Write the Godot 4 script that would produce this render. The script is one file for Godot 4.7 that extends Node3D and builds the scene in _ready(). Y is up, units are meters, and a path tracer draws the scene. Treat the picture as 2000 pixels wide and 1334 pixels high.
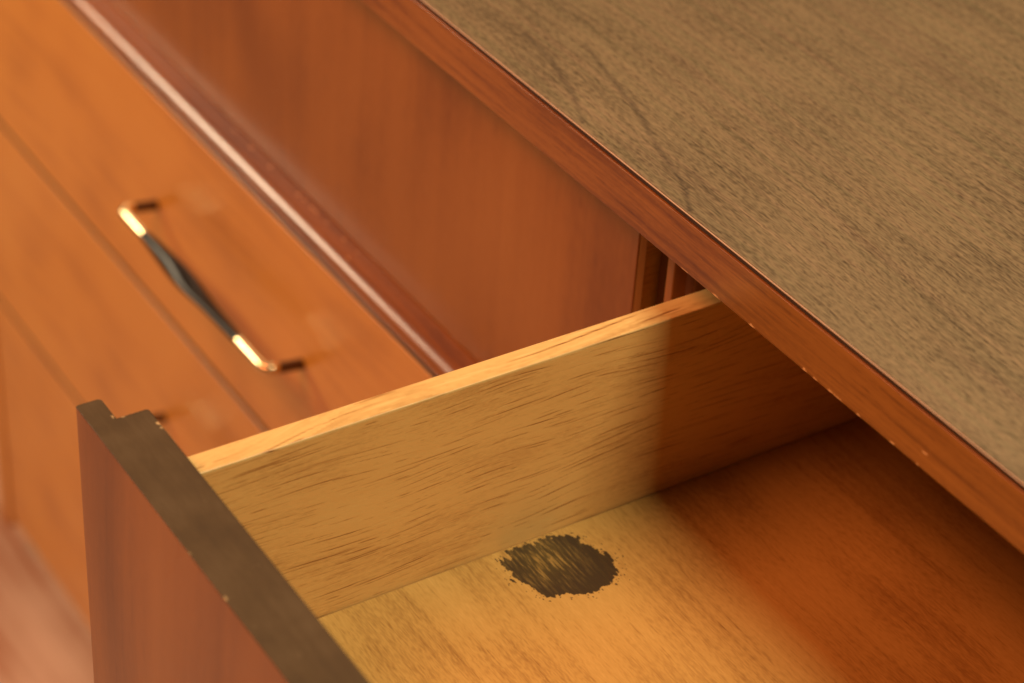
extends Node3D
# A double chest of drawers in mid-brown and red wood, its upper drawer pulled open. Units are metres; the front edge of the top lies at z = 0.

var rng := RandomNumberGenerator.new()
var M := {}


func _ready():
	rng.seed = 20
	# ---- camera ----
	var cam := Camera3D.new()
	cam.name = "camera"
	add_child(cam)
	var attr := CameraAttributesPhysical.new()
	attr.frustum_focal_length = 80.2
	attr.exposure_aperture = 7.2
	attr.frustum_focus_distance = 0.845
	attr.frustum_near = 0.05
	attr.frustum_far = 50.0
	cam.attributes = attr
	cam.fov = 17.02
	cam.far = 50.0
	cam.transform = Transform3D(
		Basis(Vector3(0.53689, 0.05747, -0.84169), Vector3(-0.51127, 0.81577, -0.27043), Vector3(0.67108, 0.57552, 0.46736)).orthonormalized(),
		Vector3(0.560, 1.2040, 0.4635))
	cam.current = true
	# ---- surroundings: a dim warm room ----
	var env := Environment.new()
	env.background_mode = Environment.BG_COLOR
	env.background_color = Color(0.10, 0.05, 0.026).linear_to_srgb()
	env.tonemap_mode = Environment.TONE_MAPPER_LINEAR
	env.tonemap_exposure = 1.0
	env.sdfgi_enabled = true
	env.ssao_enabled = true
	env.ssil_enabled = true
	var we := WorldEnvironment.new()
	we.name = "surroundings"
	we.environment = env
	add_child(we)
	# ---- lamps: a soft box overhead, a warm one to the left of the front ----
	lamp("overhead_softbox", Vector3(0.05, 0.72, 0.0), Vector3(0.50, 1.0, -0.15), 1.7, Vector2(0.5, 0.55), Color(1.0, 0.915, 0.70), 2.9)
	lamp("warm_softbox", Vector3(-0.1, 0.65, 0.0), Vector3(-0.24, 0.76, 0.54), 1.6, Vector2(1.0, 0.45), Color(1.0, 0.32, 0.13), 2.05)
	lamp("small_softbox", Vector3(-0.35, 0.53, 0.0), Vector3(-0.76, 0.46, 0.46), 1.6, Vector2(0.36, 0.36), Color(1.0, 0.78, 0.51), 1.7)

	materials()
	build_floor()
	build_dresser()
	build_closed_upper_drawer()
	build_lower_drawers()
	build_open_drawer()


func lamp(called: String, target: Vector3, dir: Vector3, dist: float, size: Vector2, col: Color, energy: float):
	var l := AreaLight3D.new()
	l.name = called
	add_child(l)
	l.position = target + dir.normalized() * dist
	l.look_at(target, Vector3(0, 0, 1) if absf(dir.normalized().y) > 0.8 else Vector3.UP)
	l.area_size = size
	l.light_color = col.linear_to_srgb()
	l.light_energy = energy
	l.shadow_enabled = true


# ---------------------------------------------------------------- helpers

func thing(called: String, label: String, category: String, at := Vector3.ZERO, group := "") -> Node3D:
	var o := Node3D.new()
	o.name = called
	add_child(o, true)
	o.position = at
	tag(o, label, category, group)
	return o


func tag(o: Node, label: String, category := "", group := ""):
	o.set_meta("label", label)
	if category:
		o.set_meta("category", category)
	if group:
		o.set_meta("group", group)


func part(called: String, mesh: Mesh, mat: Material, parent: Node, at := Vector3.ZERO) -> MeshInstance3D:
	var o := MeshInstance3D.new()
	o.name = called
	o.mesh = mesh
	o.material_override = mat
	o.position = at
	parent.add_child(o, true)
	return o


# A box with rounded edges. grain: the axis that runs along u; uv in metres divided by tile, plus shift.
func board(lo: Vector3, hi: Vector3, r: float, grain: int, tile: Vector2, shift := Vector2.ZERO) -> ArrayMesh:
	var st := SurfaceTool.new()
	st.begin(Mesh.PRIMITIVE_TRIANGLES)
	var c := (lo + hi) * 0.5
	var h := (hi - lo) * 0.5
	var n := 3
	for ax in 3:
		for s in [-1.0, 1.0]:
			var a := (ax + 1) % 3
			var b := (ax + 2) % 3
			var ga := steps(h[a], r, n)
			var gb := steps(h[b], r, n)
			for i in ga.size() - 1:
				for j in gb.size() - 1:
					var q := [[i, j], [i + 1, j], [i + 1, j + 1], [i, j + 1]]
					var v := []
					for k in q:
						var p := Vector3.ZERO
						p[ax] = s * h[ax]
						p[a] = ga[k[0]]
						p[b] = gb[k[1]]
						var inner := p.clamp(-h + Vector3.ONE * r, h - Vector3.ONE * r)
						var d := (p - inner).normalized()
						var pos := inner + d * r + c
						v.append([pos, d, uv_of(pos, ax, grain, tile, shift)])
					for k in ([0, 2, 1, 0, 3, 2] if s > 0 else [0, 1, 2, 0, 2, 3]):
						st.set_normal(v[k][1])
						st.set_uv(v[k][2])
						st.add_vertex(v[k][0])
	return st.commit()


func steps(h: float, r: float, n: int) -> Array:
	var out := []
	for i in n + 1:
		out.append(-h + r - r * tan(PI / 4 * (1.0 - float(i) / n)))
	for i in n + 1:
		out.append(h - r + r * tan(PI / 4 * float(i) / n))
	return out


func uv_of(p: Vector3, normal_axis: int, grain: int, tile: Vector2, shift: Vector2) -> Vector2:
	var u := p[grain]
	var v := 0.0
	for k in 3:
		if k != grain and k != normal_axis:
			v = p[k]
	if normal_axis == grain:
		u = p[(grain + 1) % 3] * 0.2
		v = p[(grain + 2) % 3]
	return Vector2(u / tile.x, v / tile.y) + shift


# A profile (anticlockwise seen from +axis) pushed along an axis from a to b. Its corners may be arcs. The two ends are rounded by r.
func extrude(profile: PackedVector2Array, axis: int, a: float, b: float, r: float, grain: int, tile: Vector2, shift := Vector2.ZERO) -> ArrayMesh:
	var st := SurfaceTool.new()
	st.begin(Mesh.PRIMITIVE_TRIANGLES)
	var n := profile.size()
	var nor := PackedVector2Array()
	for i in n:
		var e1 := (profile[i] - profile[posmod(i - 1, n)]).normalized()
		var e2 := (profile[(i + 1) % n] - profile[i]).normalized()
		nor.append((Vector2(e1.y, -e1.x) + Vector2(e2.y, -e2.x)).normalized())
	var rings := []   # [inset, along, tilt]
	var m := 4
	for k in m + 1:
		var t := PI / 2 * k / m
		rings.append([r * (1 - sin(t)), a + r * (1 - cos(t)), -cos(t)])
	for k in m + 1:
		var t := PI / 2 * (1.0 - float(k) / m)
		rings.append([r * (1 - sin(t)), b - r * (1 - cos(t)), cos(t)])
	var put := func(i: int, k: int) -> Array:
		var q: Vector2 = profile[i] - nor[i] * rings[k][0]
		var tilt: float = rings[k][2]
		var flat: Vector2 = nor[i] * sqrt(maxf(0.0, 1 - tilt * tilt))
		var pos := to3(q, rings[k][1], axis)
		var no := to3(flat, tilt, axis)
		return [pos, no]
	for k in rings.size() - 1:
		for i in n:
			var j := (i + 1) % n
			var v := [put.call(i, k), put.call(j, k), put.call(j, k + 1), put.call(i, k + 1)]
			var e := (profile[j] - profile[i]).normalized()
			var side := to3(Vector2(e.y, -e.x), 0.0, axis).abs()
			var ax := side.max_axis_index()
			for w in [0, 2, 1, 0, 3, 2]:
				st.set_normal(v[w][1])
				st.set_uv(uv_of(v[w][0], ax, grain, tile, shift))
				st.add_vertex(v[w][0])
	var tri := Geometry2D.triangulate_polygon(profile)
	for end in 2:
		var k: int = 0 if end == 0 else rings.size() - 1
		for t in range(0, tri.size(), 3):
			var ids := [tri[t], tri[t + 1], tri[t + 2]]
			var area := (profile[ids[1]] - profile[ids[0]]).cross(profile[ids[2]] - profile[ids[0]])
			if (area > 0) == (end == 1):
				ids.reverse()
			for i in ids:
				var pos: Vector3 = put.call(i, k)[0]
				st.set_normal(to3(Vector2.ZERO, -1.0 if end == 0 else 1.0, axis))
				st.set_uv(uv_of(pos, axis, grain, tile, shift))
				st.add_vertex(pos)
	return st.commit()


# axis 1 (y): the profile's (x, y) are (z, x); axis 0 (x): they are (y, z)
func to3(q: Vector2, along: float, axis: int) -> Vector3:
	return Vector3(q.y, along, q.x) if axis == 1 else Vector3(along, q.x, q.y) if axis == 0 else Vector3(q.x, q.y, along)


# rounds the corners of a polygon: radii per corner
func rounded(pts: Array, radii: Array) -> PackedVector2Array:
	var out := PackedVector2Array()
	var n := pts.size()
	for i in n:
		var p: Vector2 = pts[i]
		var a: Vector2 = (pts[posmod(i - 1, n)] - p).normalized()
		var b: Vector2 = (pts[(i + 1) % n] - p).normalized()
		var r: float = radii[i]
		var half := a.angle_to(b) / 2
		var d := r / absf(tan(half))
		var s := p + a * d
		var e := p + b * d
		var c := p + (a + b).normalized() * (r / absf(sin(half)))
		var k := 7 if r > 0.003 else 4
		for j in k + 1:
			var t := float(j) / k
			var dir := (s - c).normalized().slerp((e - c).normalized(), t)
			out.append(c + dir * r)
	return out


# A swept tube with elliptical sections: points, half-axes, the turn of the section in radians.
func sweep(path: Array, rad: Array, turn: Array, up: Vector3) -> ArrayMesh:
	var st := SurfaceTool.new()
	st.begin(Mesh.PRIMITIVE_TRIANGLES)
	var seg := 20
	var ring := []
	for i in path.size():
		var t: Vector3 = (path[mini(i + 1, path.size() - 1)] - path[maxi(i - 1, 0)]).normalized()
		var s := t.cross(up).normalized()
		var w := s.cross(t).normalized()
		var row := []
		for k in seg:
			var a := TAU * k / seg
			var e := Vector2(cos(a) * rad[i].x, sin(a) * rad[i].y).rotated(turn[i])
			var nn := Vector2(cos(a) / rad[i].x, sin(a) / rad[i].y).normalized().rotated(turn[i])
			row.append([path[i] + s * e.x + w * e.y, s * nn.x + w * nn.y])
		ring.append(row)
	for i in path.size() - 1:
		for k in seg:
			var j := (k + 1) % seg
			var v := [ring[i][k], ring[i][j], ring[i + 1][j], ring[i + 1][k]]
			for q in [0, 1, 2, 0, 2, 3]:
				st.set_normal(v[q][1])
				st.set_uv(Vector2(float(k) / seg, i))
				st.add_vertex(v[q][0])
	for end in [0, path.size() - 1]:
		var nrm: Vector3 = (path[0] - path[1]).normalized() if end == 0 else (path[end] - path[end - 1]).normalized()
		for k in seg:
			var j := (k + 1) % seg
			var tri := [path[end], ring[end][j][0], ring[end][k][0]] if end == 0 else [path[end], ring[end][k][0], ring[end][j][0]]
			for p in tri:
				st.set_normal(nrm)
				st.set_uv(Vector2.ZERO)
				st.add_vertex(p)
	return st.commit()


# ---------------------------------------------------------------- wood

func noise_bytes(w: int, h: int, nw: int, nh: int, freq: float, seed_: int, octaves := 2) -> PackedByteArray:
	var f := FastNoiseLite.new()
	f.seed = seed_
	f.noise_type = FastNoiseLite.TYPE_SIMPLEX_SMOOTH
	f.frequency = freq
	f.fractal_octaves = octaves
	var im := f.get_seamless_image(nw, nh, false, false, 0.15, true)
	im.convert(Image.FORMAT_L8)
	im.resize(w, h, Image.INTERPOLATE_CUBIC)
	return im.get_data()


# Colour and relief of a wood. o: dark, mid, light (Color, as seen), warp, rings, ring, fibre, fleck, blotch; pores: [[count, length px, thickness px, depth], ...]
func wood(w: int, h: int, s: int, o: Dictionary) -> Dictionary:
	var r := RandomNumberGenerator.new()
	r.seed = s
	var warp := noise_bytes(w, h, maxi(8, w / 48), maxi(8, h / 24), o.get("warp_freq", 0.07), s, 2)
	var fib := noise_bytes(w, h, maxi(8, w / int(o.get("fibre_len", 40))), h, 0.33, s + 1, 2)
	var fib2 := noise_bytes(w, h, maxi(8, w / 110), h / 2, 0.16, s + 2, 3)
	var fine := noise_bytes(w, h, w / 5, h, 0.4, s + 3, 1)
	var blotch := noise_bytes(w, h, maxi(8, w / int(o.get("blotch_len", 16))), maxi(8, h / 8), o.get("blotch_freq", 0.06), s + 4, 3)
	var wa: float = o.get("warp", 12.0)
	var ring_k: float = TAU * o.get("rings", 0.0) / h
	var ring_a: float = o.get("ring", 0.0)
	var fa: float = o.get("fibre", 0.2) / 128.0
	var fa2: float = o.get("band", 0.3) / 128.0
	var ffa: float = o.get("fleck", 0.1) / 128.0
	var ba: float = o.get("blotch", 0.2) / 128.0
	var lut := PackedByteArray()
	for i in 256:
		var t := i / 255.0
		var c: Color = o.dark.lerp(o.mid, t * 2) if t < 0.5 else o.mid.lerp(o.light, t * 2 - 1)
		lut.append_array([c.r8, c.g8, c.b8])
	var tone := PackedFloat32Array()
	tone.resize(w * h)
	var skew: float = o.get("ring_skew", 0.0)
	for y in h:
		var row := y * w
		for x in w:
			var i := row + x
			var dy := (warp[i] - 128) * wa / 128.0
			var yy := int(y + dy)
			yy = (yy % h + h) % h
			var k := yy * w + x
			var t := 0.5 + (fib[k] - 128) * fa + (fib2[k] - 128) * fa2 + (fine[k] - 128) * ffa + (blotch[i] - 128) * ba
			if ring_a > 0.0:
				var q := (y + dy * 2.5 + skew * x + (blotch[i] - 128) * 0.12) * ring_k
				var sn := 0.5 + 0.5 * sin(q)
				t -= ring_a * sn * sn * sn * sn
			tone[i] = t
	var relief := PackedFloat32Array()
	relief.resize(w * h)
	relief.fill(0.62)
	for p in o.get("pores", []):
		for n in int(p[0]):
			var x0 := r.randi_range(0, w - 1)
			var y0 := r.randf_range(0, h)
			var ln := int(p[1] * r.randf_range(0.35, 1.6))
			var th: float = p[2] * r.randf_range(0.7, 1.25)
			var dp: float = p[3] * r.randf_range(0.4, 1.15)
			var slope: float = r.randf_range(-0.02, 0.02) * o.get("pore_skew", 1.0)
			var base := warp[int(y0) % h * w + x0]
			for q in ln:
				var x := (x0 + q) % w
				var f := float(q) / ln
				var taper := minf(1.0, 3.2 * minf(f, 1.0 - f) + 0.1)
				var yc: float = y0 + slope * q
				var yi := ((int(yc) % h) + h) % h
				yc -= (warp[yi * w + x] - base) * wa / 128.0
				var reach := int(th) + 1
				for d in range(-reach, reach + 1):
					var yq := int(floor(yc)) + d
					var cover := clampf(th * 0.5 + 0.5 - absf(yq + 0.5 - yc), 0.0, 1.0) * taper
					if cover > 0.0:
						var k := ((yq % h) + h) % h * w + x
						tone[k] -= dp * cover
						if dp > 0.0:
							relief[k] = minf(relief[k], 0.62 - 0.5 * cover * minf(1.0, dp * 1.5))
	for p in o.get("flows", []):   # [spacing px, dash px, gap px, thickness px, depth]
		var yl := 0.0
		while yl < h - 2.0:
			yl += p[0] * r.randf_range(0.4, 1.7)
			var x := -r.randf_range(0.0, p[1])
			while x < w:
				var ln: float = p[1] * r.randf_range(0.3, 1.9)
				var th: float = p[3] * r.randf_range(0.6, 1.25)
				var dp: float = p[4] * r.randf_range(0.35, 1.15)
				var off := r.randf_range(-1.6, 1.6)
				var lean := r.randf_range(-0.018, 0.018)
				for q in int(ln):
					var xi := int(x) + q
					if xi < 0 or xi >= w:
						continue
					var yb := clampi(int(yl), 0, h - 1)
					var yc := yl + off + lean * q - (warp[yb * w + xi] - 128) * wa / 128.0
					var f := float(q) / ln
					var taper := minf(1.0, 3.0 * minf(f, 1.0 - f) + 0.05)
					for d in range(-2, 3):
						var yq := int(floor(yc)) + d
						var cover := clampf(th * 0.5 + 0.5 - absf(yq + 0.5 - yc), 0.0, 1.0) * taper
						if cover > 0.0:
							var k := ((yq % h) + h) % h * w + xi
							tone[k] -= dp * cover
							relief[k] = minf(relief[k], 0.62 - 0.5 * cover * minf(1.0, dp * 1.5))
				x += ln + p[2] * r.randf_range(0.1, 2.2)
	var hue: float = o.get("hue", 0.0) / 128.0
	var rgb := PackedByteArray()
	rgb.resize(w * h * 3)
	var bump := PackedByteArray()
	bump.resize(w * h)
	for i in w * h:
		var t := clampi(int(tone[i] * 255.0), 0, 255) * 3
		var hq := int((fib2[w * h - 1 - i] - 128) * hue)
		rgb[i * 3] = clampi(lut[t] + hq, 0, 255)
		rgb[i * 3 + 1] = lut[t + 1]
		rgb[i * 3 + 2] = clampi(lut[t + 2] + hq / 2, 0, 255)
		bump[i] = clampi(int((relief[i] + (fine[i] - 128) * 0.0004 + (fib[i] - 128) * 0.0004) * 255.0), 0, 255)
	return {"image": Image.create_from_data(w, h, false, Image.FORMAT_RGB8, rgb), "bump": Image.create_from_data(w, h, false, Image.FORMAT_L8, bump)}


func wood_material(called: String, made: Dictionary, rough: float, relief: float, spec := 0.5, coat := 0.0, coat_rough := 0.2) -> StandardMaterial3D:
	var m := StandardMaterial3D.new()
	m.resource_name = called
	m.albedo_texture = ImageTexture.create_from_image(made.image)
	m.roughness = rough
	m.metallic_specular = spec
	if relief > 0.0:
		m.heightmap_enabled = true
		m.heightmap_texture = ImageTexture.create_from_image(made.bump)
		m.heightmap_scale = relief
	if coat > 0.0:
		m.clearcoat_enabled = true
		m.clearcoat = coat
		m.clearcoat_roughness = coat_rough
	return m


func plain(called: String, c: Color, rough: float, metal := 0.0) -> StandardMaterial3D:
	var m := StandardMaterial3D.new()
	m.resource_name = called
	m.albedo_color = c.linear_to_srgb()
	m.roughness = rough
	m.metallic = metal
	return m


const OAK := Vector2(0.45, 0.15)
const BASE := Vector2(0.75, 0.44)
const WALNUT := Vector2(0.8, 0.4)
const FRONT := Vector2(0.8, 0.4)
const PANEL := Vector2(0.8, 0.8)
const LINES := [
	[Vector2(-0.1453, -0.0224), Vector2(-0.1195, -0.0198), Vector2(-0.0891, -0.0108), Vector2(-0.0701, -0.0023)],
	[Vector2(-0.1250, -0.0400), Vector2(-0.0955, -0.0331), Vector2(-0.0654, -0.0264), Vector2(-0.0439, -0.0186), Vector2(-0.0117, -0.0096), Vector2(0.0022, -0.0010)]]
const EDGE := Vector2(0.8, 0.05)


func materials():
	var oak_look := {"dark": Color8(100, 48, 12), "mid": Color8(217, 169, 95), "light": Color8(230, 194, 120), "warp": 14.0, "warp_freq": 0.07, "fibre": 0.022, "band": 0.035, "fleck": 0.035, "blotch": 0.06, "hue": 2.0,
		"flows": [[8.5, 70, 56, 0.9, 0.36], [5.0, 30, 60, 0.6, 0.2]], "pores": [[90, 60, 1.1, 0.3], [3200, 14, 0.6, -0.2]], "pore_skew": 2.0}
	M.oak = wood_material("oak", wood(1536, 512, 11, oak_look), 0.42, 0.02, 0.5)
	oak_look.merge({"mid": Color8(217, 182, 112), "light": Color8(236, 206, 140), "fibre": 0.06, "band": 0.08, "flows": [[8.0, 110, 90, 1.0, 0.42]], "pores": [[80, 40, 0.9, 0.3], [900, 30, 0.9, -0.2]], "pore_skew": 0.4}, true)
	M.oak_edge = wood_material("oak_edge", wood(1024, 256, 12, oak_look), 0.38, 0.02, 0.5)
	var base := wood(2048, 1200, 23, {"dark": Color8(84, 44, 12), "mid": Color8(187, 144, 73), "light": Color8(226, 180, 104), "warp": 5.0, "warp_freq": 0.05, "fibre": 0.05, "fibre_len": 60, "band": 0.06, "fleck": 0.08, "blotch": 0.1,
		"pores": [[6500, 26, 0.6, 0.14], [160, 60, 1.0, 0.2], [1800, 16, 0.8, -0.09]], "pore_skew": 0.6})
	stain(base.image)
	M.base = wood_material("veneered_board", base, 0.5, 0.01, 0.4)
	var top := wood(2048, 1024, 37, {"dark": Color8(56, 46, 32), "mid": Color8(121, 106, 77), "light": Color8(154, 132, 96), "warp": 26.0, "warp_freq": 0.05, "fibre": 0.17, "fibre_len": 44, "band": 0.07, "fleck": 0.2, "blotch": 0.08, "hue": 5.0, "rings": 7.0, "ring": 0.03, "ring_skew": 0.05,
		"pores": [[12000, 10, 0.7, 0.22], [4200, 24, 0.7, 0.2], [2600, 26, 1.2, -0.1]], "pore_skew": 3.0})
	grain_lines(top.image)
	M.walnut = wood_material("walnut", top, 0.5, 0.015, 0.45)
	var red := wood(1024, 512, 41, {"dark": Color8(98, 54, 24), "mid": Color8(150, 96, 44), "light": Color8(174, 120, 62), "warp": 14.0, "fibre": 0.03, "fibre_len": 60, "band": 0.07, "fleck": 0.04, "blotch": 0.28, "blotch_len": 24, "pores": [[500, 20, 1.0, 0.1]]})
	M.red = wood_material("red_stained_wood", red, 0.5, 0.0, 0.45, 0.25, 0.32)
	var orange := wood(1024, 512, 43, {"dark": Color8(150, 92, 32), "mid": Color8(205, 142, 58), "light": Color8(218, 160, 72), "warp": 16.0, "fibre": 0.03, "fibre_len": 60, "band": 0.12, "fleck": 0.03, "blotch": 0.2, "blotch_len": 10, "pores": [[300, 30, 1.0, 0.1]]})
	M.orange = wood_material("amber_stained_wood", orange, 0.42, 0.0, 0.5, 0.4, 0.2)
	var edge := wood(2048, 128, 47, {"dark": Color8(80, 32, 9), "mid": Color8(148, 94, 38), "light": Color8(178, 118, 54), "warp": 5.0, "fibre": 0.12, "band": 0.16, "fleck": 0.06, "blotch": 0.2, "blotch_len": 40,
		"flows": [[6.0, 44, 60, 0.8, 0.26]], "pores": [[320, 26, 1.0, 0.24], [140, 10, 1.0, -0.25]]})
	var spots := []
	for x in [0.0046, 0.024, 0.0459, 0.0767, 0.0828, 0.0912, 0.0954, 0.1067, 0.1246, 0.1378]:
		spots.append([(x / EDGE.x + 0.5) * 2048, fposmod(0.73485 / EDGE.y + 0.06, 1.0) * 128, rng.randf_range(1.2, 6.0), rng.randf_range(0.8, 1.9)])
	spots.append([(0.1402 / EDGE.x + 0.5) * 2048, fposmod(0.7414 / EDGE.y + 0.06, 1.0) * 128, 3.5, 1.0])
	chips(edge.image, spots, Color8(226, 180, 130), 4)
	M.edge = wood_material("red_edge_band", edge, 0.38, 0.01, 0.5, 0.4, 0.2)
	M.rail = M.edge.duplicate()
	M.rail.resource_name = "brown_rail"
	M.rail.albedo_color = Color(0.92, 0.86, 0.78)
	M.rail.clearcoat = 0.6
	M.rail.clearcoat_roughness = 0.24
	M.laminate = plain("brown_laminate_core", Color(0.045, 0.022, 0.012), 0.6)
	M.raw = plain("worn_veneer_edge", Color(0.6, 0.42, 0.28), 0.6)
	M.lip = plain("pale_raw_lip", Color(0.6, 0.36, 0.22), 0.5)
	var paint := wood(512, 256, 53, {"dark": Color8(50, 41, 27), "mid": Color8(76, 62, 40), "light": Color8(102, 88, 64), "warp": 6.0, "fibre": 0.03, "band": 0.05, "fleck": 0.05, "blotch": 0.13, "blotch_len": 6, "blotch_freq": 0.11, "pores": [[60, 4, 1.2, -0.35]]})
	spots = []
	for p in [[-0.0268, 0.2155, 1.2, 1.6], [-0.0174, 0.2066, 2.4, 1.4], [-0.0150, 0.2067, 1.2, 0.9], [0.0492, 0.2273, 1.3, 1.2], [0.0740, 0.2270, 1.6, 1.2], [-0.0284, 0.2187, 2.0, 0.9]]:
		spots.append([(p[0] / 0.25 + 0.1) * 512, fposmod(p[1] / 0.12 + 0.2, 1.0) * 256, p[2], p[3]])
	chips(paint.image, spots, Color8(176, 150, 104), 6)
	M.paint = wood_material("dark_brown_paint", paint, 0.55, 0.006, 0.4)
	M.brass = plain("brass", Color(0.90, 0.74, 0.42), 0.2, 1.0)
	M.bronze = plain("dark_bronze", Color(0.10, 0.05, 0.02), 0.4, 0.6)
	M.black = plain("black_lacquer", Color(0.008, 0.0075, 0.007), 0.3)
	M.black.metallic_specular = 0.3
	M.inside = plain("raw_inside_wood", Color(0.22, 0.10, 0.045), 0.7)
	var floor_ := wood(1024, 1024, 59, {"dark": Color8(150, 92, 62), "mid": Color8(188, 156, 134), "light": Color8(212, 184, 162), "warp": 12.0, "fibre": 0.1, "band": 0.4, "fleck": 0.05, "blotch": 0.4, "blotch_len": 10})
	M.floor = wood_material("pale_floor", floor_, 0.35, 0.0)


# Darker growth lines that sweep across the veneer (metres on the top; half-width in pixels).
func grain_lines(im: Image):
	var w := im.get_width()
	var h := im.get_height()
	var f := FastNoiseLite.new()
	f.seed = 3
	f.frequency = 0.08
	for l in LINES:
		var c := Curve2D.new()
		for p in l:
			c.add_point(Vector2((p.x / WALNUT.x + 0.30) * w, (p.y / WALNUT.y - 0.02) * h + h))
		var pts := c.get_baked_points()
		for q in range(0, pts.size() - 1):
			for k in 8:
				var p: Vector2 = pts[q].lerp(pts[q + 1], k / 8.0)
				var th := 5.0 + 2.4 * f.get_noise_2d(p.x, p.y)
				for d in range(-8, 9):
					var y := int(p.y) + d
					var x := int(p.x)
					var a := clampf(1.0 - absf(y - p.y) / th, 0.0, 1.0) * (0.11 + 0.10 * f.get_noise_2d(p.x * 3.0, y * 6.0))
					var o := im.get_pixel(posmod(x, w), posmod(y, h))
					im.set_pixel(posmod(x, w), posmod(y, h), o.lerp(Color8(54, 46, 38), minf(0.3, a * 1.3)))


# Small places where the finish has come off: [u, v, half length, half height] in pixels.
func chips(im: Image, spots: Array, bare: Color, s: int):
	var r := RandomNumberGenerator.new()
	r.seed = s
	for p in spots:
		for y in range(int(p[1] - p[3]) - 1, int(p[1] + p[3]) + 2):
			for x in range(int(p[0] - p[2]) - 1, int(p[0] + p[2]) + 2):
				var e := Vector2((x - p[0]) / p[2], (y - p[1]) / p[3]).length() + r.randf_range(-0.35, 0.35)
				if e < 1.0:
					im.set_pixel(posmod(x, im.get_width()), posmod(y, im.get_height()), bare)


# The dark stain on the drawer's bottom board: ink spilt on the wood, brushed out along the grain.
func stain(im: Image):
	var f := FastNoiseLite.new()
	f.seed = 5
	f.frequency = 0.045
	f.fractal_octaves = 4
	var g := FastNoiseLite.new()
	g.seed = 9
	g.frequency = 0.5
	var w := im.get_width()
	var h := im.get_height()
	# x, z in metres on the board -> pixels
	var px := func(x: float, z: float) -> Vector2:
		return Vector2(fposmod(x / BASE.x + 0.01, 1.0) * w, fposmod(z / BASE.y + 0.45, 1.0) * h)
	var c: Vector2 = px.call(0.0198, 0.0558)
	var ink := Color8(62, 47, 28)
	for yy in range(int(c.y) - 110, int(c.y) + 110):
		for xx in range(int(c.x) - 90, int(c.x) + 90):
			# metres from the middle
			var d := Vector2((xx - c.x) * BASE.x / w, (yy - c.y) * BASE.y / h)
			var e := Vector2((d.x * 0.51 - d.y * 0.86) / 0.0215, (d.x * 0.86 + d.y * 0.51) / 0.0165).length()
			e += f.get_noise_2d(xx * 0.5, yy * 0.7) * 0.24 + f.get_noise_2d(xx * 0.9 + 200, yy * 3.0) * 0.11
			if e > 1.0 and not (e < 1.2 and f.get_noise_2d(xx * 3.0 + 900, yy * 8.0) > 0.44):
				continue
			var streak := g.get_noise_2d(xx * 0.03, yy * 0.45) * 0.7 + g.get_noise_2d(xx * 0.09 + 50, yy * 1.1) * 0.5
			var mid := clampf(1.25 - (d - Vector2(-0.006, 0.004)).length() / 0.016, 0.0, 1.0)
			var bare := clampf((streak * 1.9 + 0.02) * mid * 1.6, 0.0, 0.9)
			var old := im.get_pixel(posmod(xx, w), posmod(yy, h))
			var tint := ink.lerp(Color8(104, 86, 36), clampf(mid * 0.5 + streak * 0.6, 0.0, 0.8))
			im.set_pixel(posmod(xx, w), posmod(yy, h), tint.lerp(old, bare * 0.7))


# ---------------------------------------------------------------- things

func build_floor():
	var f := part("floor", board(Vector3(-3, -0.02, -1.6), Vector3(3, 0, 3.2), 0.002, 0, Vector2(1.2, 1.2)), M.floor, self)
	f.set_meta("kind", "structure")
	f.set_meta("label", "pale pinkish wooden floor under the chest of drawers")


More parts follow.
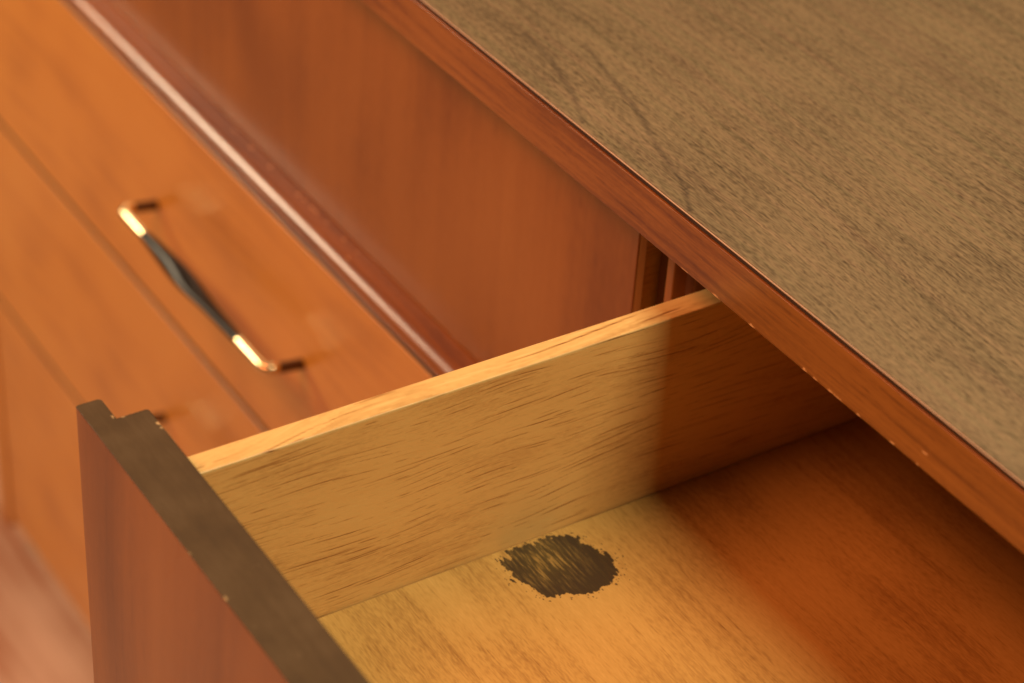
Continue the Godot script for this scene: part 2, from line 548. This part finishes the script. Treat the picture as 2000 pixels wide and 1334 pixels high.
func build_dresser():
	var t := thing("chest_of_drawers", "red and amber wooden chest of drawers with grey-brown walnut top", "chest of drawers", Vector3(0, 0, -0.24))
	var o := Vector3(0, 0, 0.24)
	# the top: veneer sheet, dark recessed line, red edge band
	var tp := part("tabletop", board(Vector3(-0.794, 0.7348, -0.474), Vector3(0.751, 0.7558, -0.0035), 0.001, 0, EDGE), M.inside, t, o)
	part("edge_band", board(Vector3(-0.798, 0.7347, -0.0034), Vector3(0.755, 0.7558, 0.0), 0.0004, 0, EDGE, Vector2(0.5, 0.06)), M.edge, tp)
	part("walnut_veneer", board(Vector3(-0.798, 0.7592, -0.478), Vector3(0.755, 0.7597, 0.0001), 0.0002, 0, WALNUT, Vector2(0.30, -0.02)), M.walnut, tp)
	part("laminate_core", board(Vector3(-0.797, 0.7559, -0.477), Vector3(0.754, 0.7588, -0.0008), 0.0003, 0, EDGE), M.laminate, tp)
	part("worn_veneer_edge", board(Vector3(-0.798, 0.7588, -0.003), Vector3(0.755, 0.7592, 0.0004), 0.00005, 0, EDGE), M.raw, tp)
	# the case
	part("side_panel", board(Vector3(-0.788, 0.040, -0.47), Vector3(-0.7685, 0.7345, 0.001), 0.002, 1, FRONT), M.orange, t, o)
	part("side_panel", board(Vector3(0.725, 0.040, -0.47), Vector3(0.745, 0.7345, 0.001), 0.002, 1, FRONT), M.orange, t, o)
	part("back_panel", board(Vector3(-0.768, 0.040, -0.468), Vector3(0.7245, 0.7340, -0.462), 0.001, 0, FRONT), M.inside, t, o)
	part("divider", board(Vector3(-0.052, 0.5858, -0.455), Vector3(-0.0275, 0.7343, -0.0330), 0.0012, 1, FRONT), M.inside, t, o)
	part("stop_strip", board(Vector3(-0.0310, 0.5862, -0.0275), Vector3(-0.0262, 0.7342, -0.0205), 0.0006, 1, FRONT), M.red, t, o)
	var rail := rounded([Vector2(0.5768, 0.0010), Vector2(0.5768, -0.06), Vector2(0.5855, -0.06), Vector2(0.5855, 0.0010)], [0.0012, 0.001, 0.001, 0.0080])
	part("rail", extrude(rail, 0, -0.7683, 0.7243, 0.0006, 0, EDGE), M.rail, t, o)
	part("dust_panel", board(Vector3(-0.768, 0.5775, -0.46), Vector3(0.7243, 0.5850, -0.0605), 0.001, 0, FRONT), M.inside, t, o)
	part("divider", board(Vector3(-0.0245, 0.0400, -0.455), Vector3(-0.0005, 0.5765, -0.022), 0.001, 1, FRONT), M.paint, t, o)
	part("plinth", board(Vector3(-0.768, 0.0, -0.45), Vector3(0.7245, 0.0395, -0.030), 0.002, 0, FRONT), M.paint, t, o)
	part("bottom_rail", board(Vector3(-0.768, 0.0400, -0.46), Vector3(0.7245, 0.0520, -0.010), 0.003, 0, FRONT), M.red, t, o)


func build_closed_upper_drawer():
	var t := thing("closed_drawer", "closed upper drawer with plain dark red front, just under the overhanging top", "drawer", Vector3(-0.403, 0.590, -0.02))
	var o := -t.position
	part("drawer_front", board(Vector3(-0.766, 0.5860, -0.0163), Vector3(-0.0442, 0.7300, -0.0153), 0.0004, 1, PANEL, Vector2(0.1, 0.02)), M.red, t, o)
	part("raw_lip", board(Vector3(-0.766, 0.5862, -0.0203), Vector3(-0.0444, 0.7298, -0.0164), 0.0006, 1, FRONT), M.lip, t, o)
	part("drawer_side", board(Vector3(-0.0660, 0.5950, -0.4000), Vector3(-0.0550, 0.7100, -0.0205), 0.0010, 2, OAK, Vector2(0.4, 0.2)), M.oak, t, o)


func handle(parent: Node3D, at: Vector3):
	# at: on the face, midway between the posts
	var n := Node3D.new()
	n.name = "handle"
	parent.add_child(n, true)
	n.position = at
	var half := 0.0885
	for s in [-1.0, 1.0]:
		var path := []
		part("post", sweep([Vector3(s * half, 0, -0.002), Vector3(s * half, 0.0026, 0.0160)], [Vector2(0.0031, 0.0031), Vector2(0.0029, 0.0029)], [0.0, 0.0], Vector3.UP), M.bronze, n)
		path.append(Vector3(s * half, 0.0025, 0.0150))
		for k in 8:
			var a := PI / 2 * k / 7.0
			path.append(Vector3(s * (half - 0.005 * (1 - cos(a))), 0.0030, 0.0165 + 0.005 * sin(a)))
		for k in 5:
			path.append(Vector3(s * (half - 0.006 - 0.0245 * (k + 1) / 5.0), 0.0030, 0.0215))
		var rad := []
		var turn := []
		for p in path:
			rad.append(Vector2(0.0030, 0.0030))
			turn.append(0.0)
		part("brass_end", sweep(path, rad, turn, Vector3.UP), M.brass, n)
	var path2 := []
	var rad2 := []
	var turn2 := []
	for k in 41:
		var f := k / 40.0
		path2.append(Vector3(lerpf(-0.0578, 0.0578, f), 0.0030, 0.0215))
		var fat := sin(PI * f)
		rad2.append(Vector2(0.0028 + 0.0004 * fat, 0.0030 + 0.0028 * fat))
		turn2.append(lerpf(0.85, 2.1, smoothstep(0.2, 0.8, f)))
	part("twisted_grip", sweep(path2, rad2, turn2, Vector3.UP), M.black, n)


func build_lower_drawers():
	var rows := [[0.4274, 0.5718], [0.2662, 0.4230], [0.0535, 0.2618]]
	var left := ["amber drawer below the dark red one, its whole twisted black and brass handle showing", "middle amber drawer, its handle hidden behind the open drawer's front", "lowest amber drawer, just above the pale floor"]
	for i in 3:
		var y0: float = rows[i][0]
		var y1: float = rows[i][1]
		var d := thing("amber_drawer", left[i], "drawer", Vector3(-0.3866, y0, -0.01), "amber drawers of the lower rows")
		var o := -d.position
		part("drawer_front", board(Vector3(-0.7660, y0, -0.0200), Vector3(-0.0172, y1, -0.0006), 0.0007, 0, FRONT, Vector2(0.9875, [0.0, 0.35, 0.2][i])), M.orange, d, o)
		part("painted_top_edge", board(Vector3(-0.7660, y1, -0.0195), Vector3(-0.0172, y1 + 0.0006, -0.0010), 0.0002, 0, Vector2(0.25, 0.12)), M.paint, d, o)
		handle(d, Vector3(-0.3856, 0.4984 if i == 0 else (y0 + y1) / 2, -0.0006) + o)


func build_open_drawer():
	var t := thing("open_drawer", "open upper drawer with oak side, dark stain on its bottom and dark-edged front", "drawer", Vector3(0.366, 0.6234, 0.0))
	var o := -t.position
	# front: plan of its profile, with the lip that overlaps the case; (z, x)
	var prof := rounded([Vector2(0.2277, -0.0397), Vector2(0.2277, 0.772), Vector2(0.2182, 0.772), Vector2(0.2182, 0.759), Vector2(0.2063, 0.759), Vector2(0.2063, -0.0266), Vector2(0.2182, -0.0266), Vector2(0.2182, -0.0397)],
		[0.0010, 0.001, 0.0009, 0.0004, 0.001, 0.0012, 0.0004, 0.0016])
	var fr := part("drawer_front", extrude(prof, 1, 0.575, 0.7222, 0.0004, 1, FRONT, Vector2(0.45, 0.3)), M.red, t, o)
	var cap := PackedVector2Array()
	for p in prof:
		cap.append(p)
	part("painted_top_edge", extrude(cap, 1, 0.7222, 0.7227, 0.0002, 0, Vector2(0.25, 0.12), Vector2(0.1, 0.2)), M.paint, fr)
	# sides, back and bottom
	part("drawer_side", board(Vector3(-0.0109, 0.6120, -0.19), Vector3(0.0, 0.7090, 0.2060), 0.0001, 2, OAK, Vector2(0.45, 0.03)), M.oak, t, o)
	part("drawer_side", board(Vector3(0.7320, 0.6120, -0.19), Vector3(0.7430, 0.7100, 0.2060), 0.0011, 2, OAK, Vector2(0.42, 0.43)), M.oak, t, o)
	part("top_edge", extrude(rounded([Vector2(0.0, 0.7090), Vector2(0.0, 0.7101), Vector2(-0.0109, 0.7101), Vector2(-0.0109, 0.7090)], [0.00005, 0.0005, 0.0010, 0.00005]), 2, -0.19, 0.2060, 0.0002, 2, OAK, Vector2(0.2, 0.6)), M.oak_edge, t, o)
	part("drawer_back", board(Vector3(0.0002, 0.6120, -0.19), Vector3(0.7318, 0.7080, -0.179), 0.0011, 0, OAK), M.oak, t, o)
	part("drawer_bottom", board(Vector3(0.0005, 0.6184, -0.1785), Vector3(0.7315, 0.6234, 0.2060), 0.0003, 0, BASE, Vector2(0.01, 0.45)), M.base, t, o)
